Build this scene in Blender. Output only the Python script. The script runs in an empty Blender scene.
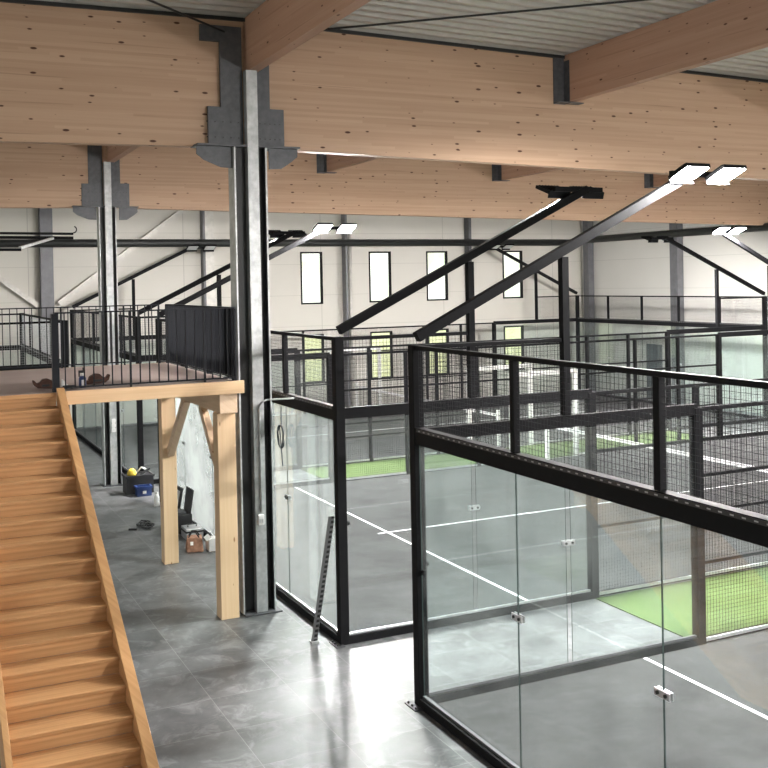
import bpy, math, random
from mathutils import Vector, Matrix
random.seed(7)
S = bpy.context.scene
COL = S.collection

# ------------------------------------------------------------------ materials
def new_mat(name):
    m = bpy.data.materials.new(name); m.use_nodes = True
    nt = m.node_tree; nt.nodes.clear()
    out = nt.nodes.new('ShaderNodeOutputMaterial')
    return m, nt, out

class NT:
    def __init__(s, nt): s.nt = nt
    def n(s, typ, ins=None, **kw):
        nd = s.nt.nodes.new(typ)
        for k, v in kw.items(): setattr(nd, k, v)
        for k, v in (ins or {}).items():
            if hasattr(v, 'is_output') or isinstance(v, bpy.types.NodeSocket): s.nt.links.new(v, nd.inputs[k])
            else: nd.inputs[k].default_value = v
        return nd
    def m(s, op, a, b=0.0, c=0.0):
        return s.n('ShaderNodeMath', {0: a, 1: b, 2: c}, operation=op).outputs[0]
    def mix(s, f, a, b):
        nd = s.n('ShaderNodeMix', {0: f, 6: a, 7: b}, data_type='RGBA'); return nd.outputs[2]
    def xyz(s, which='Object'):
        tc = s.n('ShaderNodeTexCoord'); sp = s.n('ShaderNodeSeparateXYZ', {0: tc.outputs[which]})
        return tc.outputs[which], sp.outputs[0], sp.outputs[1], sp.outputs[2]
    def vec(s, x, y, z=0.0): return s.n('ShaderNodeCombineXYZ', {0: x, 1: y, 2: z}).outputs[0]
    def noise(s, v, scale, detail=3.0, rough=.55): 
        return s.n('ShaderNodeTexNoise', {'Vector': v, 'Scale': scale, 'Detail': detail, 'Roughness': rough}).outputs['Fac']
    def ramp(s, f, lo, hi):   # smooth 0..1
        return s.n('ShaderNodeMapRange', {0: f, 1: lo, 2: hi, 3: 0.0, 4: 1.0}).outputs[0]
    def bsdf(s, out, col, rough, metal=0.0, spec=0.5, bump=None, bs=.1):
        ins = {'Base Color': col, 'Roughness': rough, 'Metallic': metal, 'Specular IOR Level': spec}
        b = s.n('ShaderNodeBsdfPrincipled', ins)
        if bump is not None:
            bp = s.n('ShaderNodeBump', {'Height': bump, 'Strength': bs, 'Distance': .01})
            s.nt.links.new(bp.outputs[0], b.inputs['Normal'])
        s.nt.links.new(b.outputs[0], out.inputs[0]); return b

def c4(c): return (c[0], c[1], c[2], 1.0)

def plain(name, col, rough=.5, metal=0.0, spec=.5, var=.12, scale=6.0):
    m, nt, out = new_mat(name); t = NT(nt)
    co, x, y, z = t.xyz()
    f = t.noise(co, scale, 4.0)
    cc = t.mix(t.ramp(f, .3, .7), c4([v*(1-var) for v in col]), c4([min(1, v*(1+var)) for v in col]))
    t.bsdf(out, cc, rough, metal, spec); return m

def wood(name, light, dark, knot, axis='X', lam=None, knots=.45, grain=.5, rough=.55, kscale=(2.6, 7.0), streak=.55):
    m, nt, out = new_mat(name); t = NT(nt)
    co, x, y, z = t.xyz()
    if axis == 'X': u, v, w = x, z, y
    elif axis == 'Y': u, v, w = y, z, x
    else: u, v, w = z, x, y
    v2 = t.m('ADD', v, t.m('MULTIPLY', w, .83))
    base = t.noise(t.vec(t.m('MULTIPLY', u, .55), t.m('MULTIPLY', v2, 22.0), 0), 1.0, 5.0, .6)
    f = t.ramp(base, .25, .78)
    if lam:
        li = t.m('FLOOR', t.m('DIVIDE', v, lam))
        ui = t.m('FLOOR', t.m('ADD', t.m('MULTIPLY', u, .33), t.m('MULTIPLY', t.m('FRACT', t.m('MULTIPLY', li, .377)), 3.0)))
        wn = t.n('ShaderNodeTexWhiteNoise', {'Vector': t.vec(li, ui, 3.0)}, noise_dimensions='3D').outputs[0]
        f = t.m('ADD', t.m('MULTIPLY', f, grain), t.m('MULTIPLY', wn, 1.0-grain))
    col = t.mix(f, c4(light), c4(dark))
    # long darker streaks of heartwood
    st = t.noise(t.vec(t.m('MULTIPLY', u, .45), t.m('MULTIPLY', v2, 34.0), 7.0), 1.0, 2.0)
    s = t.m('MULTIPLY', t.ramp(st, .64, .76), streak)
    col = t.mix(s, col, c4([a*.55+b*.45 for a, b in zip(knot, dark)]))
    if knots:
        kv = t.vec(t.m('MULTIPLY', u, kscale[0]), t.m('MULTIPLY', v2, kscale[1]), 0)
        vo = t.n('ShaderNodeTexVoronoi', {'Vector': kv, 'Scale': 1.0}, voronoi_dimensions='2D')
        sep = t.n('ShaderNodeSeparateColor', {0: vo.outputs['Color']})
        rad = t.m('MULTIPLY', t.m('SUBTRACT', sep.outputs[0], 1.0-knots), .30)
        k = t.ramp(t.m('SUBTRACT', rad, vo.outputs['Distance']), -.02, .03)
        col = t.mix(k, col, c4(knot))
    t.bsdf(out, col, rough, 0, .3, bump=base, bs=.06); return m

def make_glass(name, tint, film=.05, fs=1.3, lo=.35, hi=.8):
    m, nt, out = new_mat(name); t = NT(nt)
    geo = t.n('ShaderNodeNewGeometry')
    ior = t.m('ADD', 1.5, t.m('MULTIPLY', geo.outputs['Backfacing'], 1/1.5-1.5))
    fr = t.n('ShaderNodeFresnel', {'IOR': ior})
    tr = t.n('ShaderNodeBsdfTransparent', {'Color': c4(tint)})
    gl = t.n('ShaderNodeBsdfGlossy', {'Color': (.95, 1, .99, 1), 'Roughness': .02})
    mx = t.n('ShaderNodeMixShader', {0: fr.outputs[0], 1: tr.outputs[0], 2: gl.outputs[0]})
    # patchy pale film mixed over the panes
    co = t.n('ShaderNodeTexCoord').outputs['Object']
    du = t.m('MULTIPLY', t.ramp(t.noise(co, fs, 5.0), lo, hi), film)
    df = t.n('ShaderNodeBsdfDiffuse', {'Color': (.74, .78, .77, 1)})
    tl = t.n('ShaderNodeBsdfTranslucent', {'Color': (.80, .84, .83, 1)})
    fm = t.n('ShaderNodeMixShader', {0: .5, 1: df.outputs[0], 2: tl.outputs[0]})
    m2 = t.n('ShaderNodeMixShader', {0: du, 1: mx.outputs[0], 2: fm.outputs[0]})
    nt.links.new(m2.outputs[0], out.inputs[0]); return m

def emit(name, col, strength):
    m, nt, out = new_mat(name); t = NT(nt)
    e = t.n('ShaderNodeEmission', {'Color': c4(col), 'Strength': strength})
    nt.links.new(e.outputs[0], out.inputs[0]); return m

def tile_floor():
    m, nt, out = new_mat('stone_tile'); t = NT(nt)
    co, x, y, z = t.xyz()
    T = .9
    gx = t.m('DIVIDE', t.m('ADD', x, 2.03), T); gy = t.m('DIVIDE', t.m('SUBTRACT', y, .38), T)
    fx, fy = t.m('FRACT', gx), t.m('FRACT', gy)
    ex = t.m('MINIMUM', fx, t.m('SUBTRACT', 1.0, fx)); ey = t.m('MINIMUM', fy, t.m('SUBTRACT', 1.0, fy))
    joint = t.m('LESS_THAN', t.m('MINIMUM', ex, ey), .0034)
    wn = t.n('ShaderNodeTexWhiteNoise', {'Vector': t.vec(t.m('FLOOR', gx), t.m('FLOOR', gy), 1.0)}, noise_dimensions='3D').outputs[0]
    off = t.n('ShaderNodeVectorMath', {0: co, 1: t.vec(t.m('MULTIPLY', wn, 40.0), t.m('MULTIPLY', wn, 17.0), 0)}, operation='ADD').outputs[0]
    cl = t.noise(off, 1.7, 8.0, .62)
    f = t.m('ADD', t.m('MULTIPLY', t.ramp(cl, .3, .72), .75), t.m('MULTIPLY', wn, .25))
    col = t.mix(f, (.033, .035, .037, 1), (.15, .153, .157, 1))
    col = t.mix(joint, col, (.22, .22, .22, 1))
    wp = t.n('ShaderNodeTexNoise', {'Vector': off, 'Scale': 2.6, 'Detail': 7.0, 'Roughness': .7, 'Distortion': 1.2}).outputs['Fac']
    col = t.mix(t.m('MULTIPLY', t.ramp(wp, .50, .70), .6), col, (.30, .305, .31, 1))
    r = t.m('ADD', .28, t.m('MULTIPLY', t.ramp(wp, .1, .9), .30))
    t.bsdf(out, col, r, 0, .6); return m

def turf(name, a, b, sc=70.0):
    m, nt, out = new_mat(name); t = NT(nt)
    co, x, y, z = t.xyz()
    f = t.m('ADD', t.m('MULTIPLY', t.noise(co, sc, 2.0), .4), t.m('MULTIPLY', t.noise(co, 1.1, 7.0, .65), .6))
    col = t.mix(t.ramp(f, .36, .64), c4(a), c4(b))
    t.bsdf(out, col, .9, 0, .15, bump=t.noise(co, sc*2, 2.0), bs=.3); return m

def cladding(name, base, along):
    m, nt, out = new_mat(name); t = NT(nt)
    co, x, y, z = t.xyz()
    u = x if along == 'X' else y
    def seam(c, T, o, w):
        fr = t.m('FRACT', t.m('DIVIDE', t.m('ADD', c, o), T)); return t.m('LESS_THAN', fr, w/T)
    s = t.m('MAXIMUM', seam(z, 1.15, 100.4, .014), seam(u, 5.2, 100.0, .03))
    f = t.ramp(t.noise(co, .5, 3.0), .3, .7)
    col = t.mix(f, c4([v*.96 for v in base]), c4(base))
    col = t.mix(t.m('MULTIPLY', s, .45), col, c4([v*.45 for v in base]))
    t.bsdf(out, col, .5, 0, .3); return m

M = {}
M['black'] = plain('black_powder_coat', (.006, .006, .007), .68, 0, .12, .1)
M['railblack'] = plain('railing_paint', (.011, .012, .016), .6, 0, .2)
M['galv'] = plain('galvanised_steel', (.44, .45, .45), .45, .35, .5, .22, 9.0)
M['plate'] = plain('dark_steel_plate', (.085, .087, .095), .5, .3, .5, .2, 12.0)
M['webdark'] = plain('dark_steel_and_shade', (.016, .017, .017), .5)  # dark steel parts, and the shade painted into column recesses
M['greypaint'] = plain('grey_painted_steel', (.13, .13, .14), .5, .2)
M['brace'] = plain('light_grey_brace', (.55, .53, .49), .5, .2)
M['glulamX'] = wood('glulam_along_hall', (.55, .375, .26), (.435, .285, .19), (.085, .035, .02), 'X', lam=.042, knots=.42, grain=.45)
M['glulamY'] = wood('glulam_across_hall', (.53, .335, .245), (.42, .25, .175), (.10, .04, .025), 'Y', lam=.042, knots=.36, grain=.5)
M['pineX'] = wood('pine_along', (.74, .53, .33), (.62, .41, .23), (.3, .14, .06), 'X', knots=.25, kscale=(1.6, 5.0), streak=.25)
M['pineY'] = wood('pine_across', (.72, .55, .40), (.60, .43, .28), (.3, .14, .06), 'Y', knots=.25, kscale=(1.6, 5.0), streak=.25)
M['pineZ'] = wood('pine_upright', (.74, .55, .35), (.64, .44, .26), (.3, .14, .06), 'Z', knots=.22, kscale=(1.8, 6.0), streak=.2)
M['stairX'] = wood('stair_larch', (.66, .385, .185), (.35, .175, .07), (.16, .06, .02), 'X', knots=.15, kscale=(1.4, 6.0), streak=.8, rough=.45)
M['stairY'] = wood('stair_larch_stringer', (.62, .365, .175), (.42, .225, .095), (.2, .08, .03), 'Y', knots=.12, kscale=(1.4, 6.0), streak=.4, rough=.42)
M['deck'] = wood('platform_board', (.52, .42, .38), (.42, .33, .30), (.2, .14, .12), 'X', knots=0, streak=.2, rough=.6)
M['glass'] = make_glass('court_glass', (.94, .968, .963), .055)
M['milkyglass'] = make_glass('milky_court_glass', (.95, .975, .97), .46, .9, .1, .6)
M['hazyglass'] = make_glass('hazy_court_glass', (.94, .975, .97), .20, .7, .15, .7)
M['glassedge'] = plain('glass_edge', (.035, .055, .052), .5, 0, .1)
M['winglass'] = make_glass('window_glass', (.97, .98, .97))
M['tile'] = tile_floor()
M['court'] = turf('grey_court_carpet', (.030, .0305, .031), (.072, .0725, .073))
M['green'] = turf('green_turf', (.055, .088, .026), (.092, .130, .050), 45.0)
M['white'] = plain('white_line', (.8, .8, .8), .7, 0, .3, .04)
M['whiteplastic'] = plain('white_plastic', (.78, .78, .76), .4, 0, .5, .04)
M['clad'] = cladding('beige_cladding', (.57, .545, .495), 'X')
M['cladY'] = cladding('beige_cladding_end', (.60, .585, .55), 'Y')
M['deckroof'] = plain('roof_sheet', (.55, .54, .50), .45, .3, .5, .06)
M['wire'] = plain('mesh_wire', (.022, .022, .024), .75, 0, .15)
M['lamp'] = emit('floodlight_face', (1.0, .97, .945), 2250.0)
M['lampoff'] = plain('floodlight_lens', (.6, .62, .63), .2)
M['rubber'] = plain('black_rubber', (.012, .012, .014), .5)
M['blue'] = plain('blue_plastic', (.018, .04, .14), .35)
M['yellow'] = plain('yellow_plastic', (.75, .55, .06), .5)
M['brownleather'] = plain('brown_leather', (.075, .033, .022), .6, 0, .3, .3, 14)
M['tanbag'] = plain('brown_canvas', (.34, .19, .13), .8, 0, .2, .2, 20)
M['silver'] = plain('aluminium', (.62, .62, .63), .35, .7)
M['doorgrey'] = plain('grey_door', (.10, .115, .125), .5)
def slotted():
    m, nt, out = new_mat('slotted_steel'); t = NT(nt)
    co, x, y, z = t.xyz()
    f = t.m('FRACT', t.m('DIVIDE', y, .11))
    k = t.m('MULTIPLY', t.m('LESS_THAN', t.m('ABSOLUTE', t.m('SUBTRACT', f, .5)), .17), t.m('LESS_THAN', t.m('ABSOLUTE', t.m('SUBTRACT', z, 3.065)), .0055))
    t.bsdf(out, t.mix(k, (.014, .014, .016, 1), (.36, .36, .36, 1)), .5); return m
M['slotted'] = slotted()
def holed():
    m, nt, out = new_mat('perforated_steel'); t = NT(nt)
    co, x, y, z = t.xyz()
    f = t.m('ABSOLUTE', t.m('SUBTRACT', t.m('FRACT', t.m('DIVIDE', z, .065)), .5))
    ctr = t.m('ADD', x, t.m('MULTIPLY', z, -.1355))
    k = t.m('MULTIPLY', t.m('LESS_THAN', f, .28), t.m('LESS_THAN', t.m('ABSOLUTE', t.m('SUBTRACT', ctr, .006)), .022))
    t.bsdf(out, t.mix(k, (.16, .16, .165, 1), (.01, .01, .01, 1)), .5, .3); return m
M['holed'] = holed()
M['net'] = plain('net_black', (.02, .02, .02), .8)
M['lawn'] = turf('lawn', (.70, .74, .33), (.85, .86, .60), 1.5)

# ------------------------------------------------------------------ mesh builder
class MB:
    def __init__(s): s.v = []; s.f = []
    def box(s, x0, x1, y0, y1, z0, z1):
        b = len(s.v)
        s.v += [(x0,y0,z0),(x1,y0,z0),(x1,y1,z0),(x0,y1,z0),(x0,y0,z1),(x1,y0,z1),(x1,y1,z1),(x0,y1,z1)]
        s.f += [tuple(b+i for i in q) for q in ((0,3,2,1),(4,5,6,7),(0,1,5,4),(1,2,6,5),(2,3,7,6),(3,0,4,7))]
        return s
    def bar(s, p, q, w, h=None, up=(0,0,1)):
        h = h or w; p, q = Vector(p), Vector(q); d = (q-p).normalized(); up = Vector(up)
        if abs(d.dot(up)) > .98: up = Vector((0,1,0))
        a = d.cross(up).normalized(); c = a.cross(d).normalized(); b = len(s.v)
        for o in (p, q):
            for i, j in ((-1,-1),(1,-1),(1,1),(-1,1)): s.v.append(tuple(o+a*(w/2*i)+c*(h/2*j)))
        s.f += [tuple(b+i for i in t) for t in ((3,2,1,0),(4,5,6,7),(0,1,5,4),(1,2,6,5),(2,3,7,6),(3,0,4,7))]
        return s
    def tube(s, pts, r, n=10):
        pts = [Vector(p) for p in pts]; b = len(s.v); prev = None
        rs = r if isinstance(r, (list, tuple)) else [r]*len(pts)
        for i, p in enumerate(pts):
            d = ((pts[min(i+1, len(pts)-1)]-pts[max(i-1, 0)])).normalized()
            if prev is None:
                a = d.orthogonal().normalized()
            else:
                a = (prev-d*prev.dot(d)).normalized()
            prev = a; c = d.cross(a)
            for k in range(n):
                t = 2*math.pi*k/n; s.v.append(tuple(p+(a*math.cos(t)+c*math.sin(t))*rs[i]))
        for i in range(len(pts)-1):
            for k in range(n):
                k2 = (k+1) % n; s.f.append((b+i*n+k, b+i*n+k2, b+(i+1)*n+k2, b+(i+1)*n+k))
        s.f.append(tuple(b+k for k in range(n))[::-1]); s.f.append(tuple(b+(len(pts)-1)*n+k for k in range(n)))
        return s
    def prism(s, poly, axis, a, c):   # poly in the two other axes, in order
        b = len(s.v); n = len(poly)
        def P(u, v, w):
            return {'x': (w, u, v), 'y': (u, w, v), 'z': (u, v, w)}[axis]
        for w in (a, c):
            for u, v in poly: s.v.append(P(u, v, w))
        s.f.append(tuple(b+i for i in range(n))); s.f.append(tuple(b+n+i for i in range(n))[::-1])
        for i in range(n):
            j = (i+1) % n; s.f.append((b+i, b+n+i, b+n+j, b+j))
        return s
    def mesh(s, name, off=(0,0,0)):
        me = bpy.data.meshes.new(name)
        me.from_pydata([(x-off[0], y-off[1], z-off[2]) for x, y, z in s.v], [], s.f)
        me.update()
        import bmesh
        bm = bmesh.new(); bm.from_mesh(me); bmesh.ops.recalc_face_normals(bm, faces=bm.faces); bm.to_mesh(me); bm.free()
        return me
    def build(s, name, mat, parent=None, origin=None, smooth=False, bevel=0):
        if parent is not None:
            wl = world_loc(parent)
            o = origin or (0,0,0)
            off = tuple(wl[i]+o[i] for i in range(3)) if origin else tuple(wl)
        else:
            off = origin or (0,0,0)
        me = s.mesh(name, off); me.materials.append(mat)
        if smooth: me.polygons.foreach_set('use_smooth', [True]*len(me.polygons))
        ob = bpy.data.objects.new(name, me); COL.objects.link(ob)
        if parent is not None:
            ob.parent = parent; ob.location = origin or (0,0,0)
        else: ob.location = off
        if bevel:
            md = ob.modifiers.new('edge', 'BEVEL'); md.width = bevel; md.segments = 2; md.limit_method = 'ANGLE'
        return ob

def world_loc(o):
    v = Vector((0,0,0))
    while o is not None: v += o.location; o = o.parent
    return v

def tag(o, label=None, cat=None, group=None, kind=None):
    for k, v in (('label', label), ('category', cat), ('group', group), ('kind', kind)):
        if v: o[k] = v
    return o

def thing(name, loc, label, cat, group=None):
    o = bpy.data.objects.new(name, None); COL.objects.link(o); o.location = loc
    o.empty_display_size = .2
    return tag(o, label, cat, group)

def copy_part(src, parent, loc):
    c = src.copy(); COL.objects.link(c); c.parent = parent; c.location = loc; return c

def struct(mb, name, mat):
    return tag(mb.build(name, mat), kind='structure')

# ------------------------------------------------------------------ hall shell
XW, YW, XL, YN = 21.12, 25.5, -14.0, -13.5
def roofz(x, y): return 8.54 - ((.0205-.0006*(y-4.1))*(x+.5) if x > -.5 else .013*(-.5-x)) - .008*(y-4.1)

struct(MB().box(XL, XW, YN, YW, -.2, 0), 'floor', M['tile'])

# windows in the long wall opposite: X ranges and the two storeys
WX = [(8.39, 9.27), (11.18, 12.12), (13.66, 14.61), (17.17, 18.13)]
WZ = [(.98, 2.80), (3.92, 5.87)]
def wall_with_holes(name, xs, zs, ztop):
    mb = MB()
    xb = [XL] + [v for w in xs for v in w] + [XW]
    zb = [0] + [v for w in zs for v in w] + [ztop]
    for i in range(len(xb)-1):
        for j in range(len(zb)-1):
            if i % 2 and j % 2: continue
            mb.box(xb[i], xb[i+1], YW, YW+.2, zb[j], zb[j+1])
    return struct(mb, name, M['clad'])
wall_with_holes('wall_far', WX, WZ  , 8.9)
k = 0
for (x0, x1) in WX:
    for (z0, z1) in WZ:
        k += 1
        fr = MB(); t = .06
        for b in ((x0, x0+t, z0, z1), (x1-t, x1, z0, z1), (x0+t, x1-t, z0, z0+t), (x0+t, x1-t, z1-t, z1)):
            fr.box(b[0], b[1], YW-.02, YW+.12, b[2], b[3])
        w = struct(fr, 'window_%d' % k, M['black'])
        MB().box(x0+t, x1-t, YW+.04, YW+.06, z0+t, z1-t).build('pane', M['winglass'], w)
struct(MB().box(XW, XW+.2, YN, YW+.2, 0  , 8.9), 'wall_end', M['cladY'])
# unseen walls behind the viewer; large unglazed openings added for fill daylight
def facade(name, axis, a0, a1, c0, c1, zt, sill):
    mb = MB()
    def bx(u0, u1, z0, z1):
        if axis == 'x': mb.box(u0, u1, c0, c1, z0, z1)
        else: mb.box(c0, c1, u0, u1, z0, z1)
    bx(a0, a1, 0, sill); bx(a0, a1, 6.6, zt)
    n = max(1, round((a1-a0)/3.5))
    for i in range(n+1):
        u = a0+(a1-a0)*i/n; bx(max(a0, u-.08), min(a1, u+.08), sill, 6.6)
    w = struct(mb, name, M['clad' if axis == 'x' else 'cladY'])
facade('wall_entrance', 'y', YN, YW+.2, XL-.2, XL  , 8.9, 1.2)
facade('wall_behind', 'x', XL-.2, XW+.2, YN-.2, YN, 9.1, 4.2)
def portal(loc, rot, sx, sy):
    l = bpy.data.lights.new('daylight_portal', 'AREA'); l.shape = 'RECTANGLE'; l.size = sx; l.size_y = sy; l.cycles.is_portal = True
    o = bpy.data.objects.new('daylight_portal', l); COL.objects.link(o); o.location = loc; o.rotation_euler = rot
portal((3.4, YN-.02, 5.4), (math.pi/2, 0, 0), 34.5, 2.4)
portal((XL-.02, 5.8, 3.9), (math.pi/2, 0, -math.pi/2), 38.0, 5.4)
portal((13.2, YW+.02, 3.4), (math.pi/2, 0, math.pi), 9.6, 4.8)
# outdoors beyond the windows
struct(MB().box(-60, 90, YW+.3, 140, -.5, -.3), 'floor_lawn', M['lawn'])

# grey door in the end wall
d = struct(MB().box(XW-.06, XW, 20.55, 21.4, 0, 2.1), 'door_1', M['doorgrey'])
h = MB(); h.tube([(XW-.06, 20.7, 1.05), (XW-.12, 20.7, 1.05), (XW-.12, 20.83, 1.05)], .012); h.build('door_handle', M['silver'], d)

# corrugated roof sheet, two slopes, ribs along X
def roof():
    mb = MB(); P = .28; y = YN; prof = []
    while y < YW+.2:
        prof += [(y, 0), (y+.09, 0), (y+.13, .075), (y+.24, .075)]; y += P
    xs = [XL-.2, -.5, XW+.2]
    n = len(prof)
    for x in xs:
        for (yy, dz) in prof: mb.v.append((x, yy, roofz(x, yy)+.01+dz))
    for i in range(2):
        for j in range(n-1):
            mb.f.append((i*n+j, (i+1)*n+j, (i+1)*n+j+1, i*n+j+1))
    o = struct(mb, 'ceiling', M['deckroof'])
    sm = o.modifiers.new('sheet', 'SOLIDIFY'); sm.thickness = .02; sm.offset = 1
    return o
roof()

# ------------------------------------------------------------------ timber roof frame
def beam(x0, x1, y0, y1, label):
    mb = MB(); D = 1.83
    for x in (x0, x1):
        for (yy, dz) in ((y0, -D), (y1, -D), (y1, 0), (y0, 0)): mb.v.append((x, yy, roofz(x, (y0+y1)/2)-.03+dz))
    mb.f += [(0,1,2,3), (7,6,5,4), (0,4,5,1), (1,5,6,2), (2,6,7,3), (3,7,4,0)]
    o = mb.build('glulam_beam', M['glulamX'], origin=((x0+x1)/2, (y0+y1)/2, roofz((x0+x1)/2, y0)-D))
    tag(o, label, 'beam')
    MB().bar((x0, y0-.02, roofz(x0, y0)-.03), (x1, y0-.02, roofz(x1, y0)-.03), .04, .05).build('edge_angle', M['webdark'], o)
    return o
beam(XL, -.56, 4.13, 4.33, 'deep knotty glued timber beam from the tall front column out over the staircase')
beam(-.55, XW, 4.13, 4.33, 'deep knotty glued timber beam from the tall front column out over the near courts')
beam(XL, -.56, 14.75, 14.95, 'deep glued timber beam from the second column outward, seen over the platform')
beam(-.55, XW, 14.75, 14.95, 'deep glued timber beam over the courts, seen below the front beam')

def purlin(x, y0, y1, label, group=None):
    w, D = .16, .78
    ym = (y0+y1)/2
    mb = MB()
    for yy in (y0, y1):
        zt = roofz(x, yy)
        for (dx, dz) in ((-w/2, -D), (w/2, -D), (w/2, 0), (-w/2, 0)): mb.v.append((x+dx, yy, zt+dz))
    mb.f += [(0,1,2,3), (7,6,5,4), (0,4,5,1), (1,5,6,2), (2,6,7,3), (3,7,4,0)]
    o = mb.build('roof_purlin', M['glulamY'], origin=(x, ym, roofz(x, ym)-D))
    tag(o, label, 'beam', group)
    return o
def hanger(o, x, y, s):
    z = roofz(x, y)
    mb = MB(); mb.box(x-.30, x-.085, min(y, y+.012*s), max(y, y+.012*s), z-.82, z-.02)
    mb.box(x-.092, x-.082, min(y, y+.16*s), max(y, y+.16*s), z-.82, z-.1)
    mb.box(x-.30, x+.20, min(y, y+.16*s), max(y, y+.16*s), z-.81, z-.795)
    mb.build('joist_hanger', M['plate'], o)
PX = {-10.9: 'far out past the stairs', -5.75: 'over the stairs', -.46: 'on the column line', 5.1: 'over the first court masts',
      10.42: 'over the middle of the courts', 15.85: 'towards the end wall'}
for x, where in PX.items():
    if x > -6:
        lab = {-5.75: 'brown timber purlin over the staircase running from front beam towards the viewer',
               -.46: 'big reddish timber purlin resting on the tall front column, running overhead',
               5.1: 'timber purlin hung by a dark steel shoe from the front beam, overhead',
               10.42: 'brown timber purlin in front of the front beam, over the middle of the near court',
               15.85: 'brown timber purlin in front of the front beam, near the end wall'}[x]
        p = purlin(x, -6.3, 4.13, lab)
        if x != -.46: hanger(p, x, 4.125, -1)
    lab = {-10.9: 'short-looking purlin between the two beams, out past the staircase',
           -5.75: 'timber purlin between the two beams, out over the platform end',
           -.46: 'timber purlin resting on the second column between the two beams',
           5.1: 'timber purlin between the two beams, first one beyond the columns over the courts',
           10.42: 'timber purlin between the two beams, second one beyond the columns over the courts',
           15.85: 'timber purlin between the two beams, third one beyond the columns over the courts'}[x]
    p = purlin(x, 4.33, 14.75, lab)
    if x != -.46: hanger(p, x, 14.745, -1)
# thin steel tie rods under the roof sheet
for pts, lab in ((((-5.4, -.2, 8.26), (-.85, 4.07, 8.30)), 'thin steel tie rod under the roof ending at the plate of the front column'),
                 (((.1, 4.07, 8.37), (4.95, -.4, 8.34)), 'thin dark tie rod crossing under the grey roof sheet over the near court')):
    tag(MB().tube(pts, .016, 8).build('tie_rod', M['webdark']), lab, 'rod')

# ------------------------------------------------------------------ steel columns
def column(y, xc, zb, label, step, fl, fr):
    o = thing('steel_column', (xc, y+.19, 0), label, 'column')
    f0, f1 = y, y+.38
    MB().box(xc-fl, xc+fr, f0+.16, f0+.175, .02, zb).build('web', M['webdark'], o)  # web coloured dark to paint in the shade of the recess
    for sx, w in ((-1, fl), (1, fr)):
        mb = MB(); mb.box(xc+sx*w-.011, xc+sx*w+.011, f0+.03, f0+.31, .02, zb)
        mb.build('flange', M['galv'], o)
        mb = MB(); mb.box(min(xc+sx*(w-.012), xc+sx*(w-.018)), max(xc+sx*(w-.012), xc+sx*(w-.018)), f0+.035, f0+.16, .02, zb)
        mb.build('flange_shade', M['webdark'], o)  # thin dark sheets standing for shade inside the flanges
    MB().box(xc-.08, xc+.08, f0+.02, f0+.155, .02, roofz(xc, y)-.795).build('box_section', M['galv'], o)
    MB().box(xc-.27, xc+.27, f0-.06, f1+.05, 0, .02).build('base_plate', M['plate'], o)
    # bearing plate with shaped wings
    mb = MB(); mb.box(xc-.81, xc-.087, f0+.0, f1-.0, zb, zb+.025); mb.box(xc+.087, xc+.71, f0+.0, f1+.02, zb, zb+.025)
    mb.build('bearing_plate', M['plate'], o)
    for sx, L in ((-1, .80), (1, .70)):
        pts = [(xc+sx*.265, zb-.30), (xc+sx*.45, zb-.29), (xc+sx*(L-.10), zb-.19), (xc+sx*L, zb-.11), (xc+sx*L, zb-.002), (xc+sx*.265, zb-.002)]
        MB().prism(pts, 'y', f0+.10, f0+.125).build('wing_plate', M['plate'], o)
    # stepped side plates on the beam face
    L = [(xc-.09, zb+.03), (xc-.60, zb+.03), (xc-.60, zb+.575), (xc-.41, zb+.575), (xc-.41, zb+1.50), (xc-.69, zb+1.50), (xc-.69, zb+1.725), (xc-.09, zb+1.725)] if step else \
        [(xc-.09, zb+.03), (xc-.58, zb+.03), (xc-.58, zb+.56), (xc-.42, zb+.56), (xc-.42, zb+1.50), (xc-.09, zb+1.50)]
    R = [(xc+.09, zb+.03), (xc+.53, zb+.03), (xc+.53, zb+.58), (xc+.32, zb+.58), (xc+.32, zb+1.30), (xc+.09, zb+1.30)]
    for P in (L, R):
        pl = MB().prism(P, 'y', f0+.175, f0+.235).build('side_plate', M['plate'], o)
        bt = MB()
        x0 = min(p[0] for p in P)+.07; x1 = max(p[0] for p in P)-.07
        for i in range(5):
            for zz in (zb+.14, zb+.36):
                xx = x0+(x1-x0)*i/4
                bt.box(xx-.008, xx+.008, f0+.165, f0+.176, zz-.008, zz+.008)
        bt.build('bolt_heads', M['webdark'], pl)
    return o
colA = column(3.87, -.528, 6.655, 'tall steel column in front, shade-darkened sides and galvanised centre, beside the platform corner', True, .27, .195)
colB = column(14.55, -.58, 6.595, 'second steel column with galvanised centre, standing behind the timber platform', False, .21, .17)

# conduit and switch box on the front column
o = thing('cable_conduit', (-.57, 3.93, 1.35), 'thin grey conduit bent from the front column across to the court beam', 'conduit')
pts = [(-.525, 3.875, 1.45), (-.525, 3.875, 2.92)] + [(-.525+.13*(1-math.cos(a)), 3.875-.02*math.sin(a), 2.92+.13*math.sin(a)) for a in [i*math.pi/16 for i in range(1, 9)]] + [(-.10, 3.60, 3.075)]
MB().tube(pts, .014, 8).build('pipe', M['galv'], o, smooth=True)
sb = MB().box(-.58, -.49, 3.84, 3.885, 1.27, 1.42).build('switch_box', M['whiteplastic'], o, bevel=.008)
MB().box(-.565, -.545, 3.832, 3.839, 1.31, 1.36).box(-.53, -.51, 3.832, 3.839, 1.31, 1.36).build('rocker', M['silver'], sb)
o = tag(MB().box(-.62, -.53, 14.52, 14.568, 1.28, 1.36).box(-.62, -.53, 14.52, 14.568, 1.39, 1.47).box(-.62, -.53, 14.52, 14.568, 1.50, 1.58).box(-.61, -.54, 14.55, 14.568, 1.27, 1.59).build('socket_box', M['whiteplastic']),
        'stack of three white sockets on the second column under the platform', 'socket')

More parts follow.
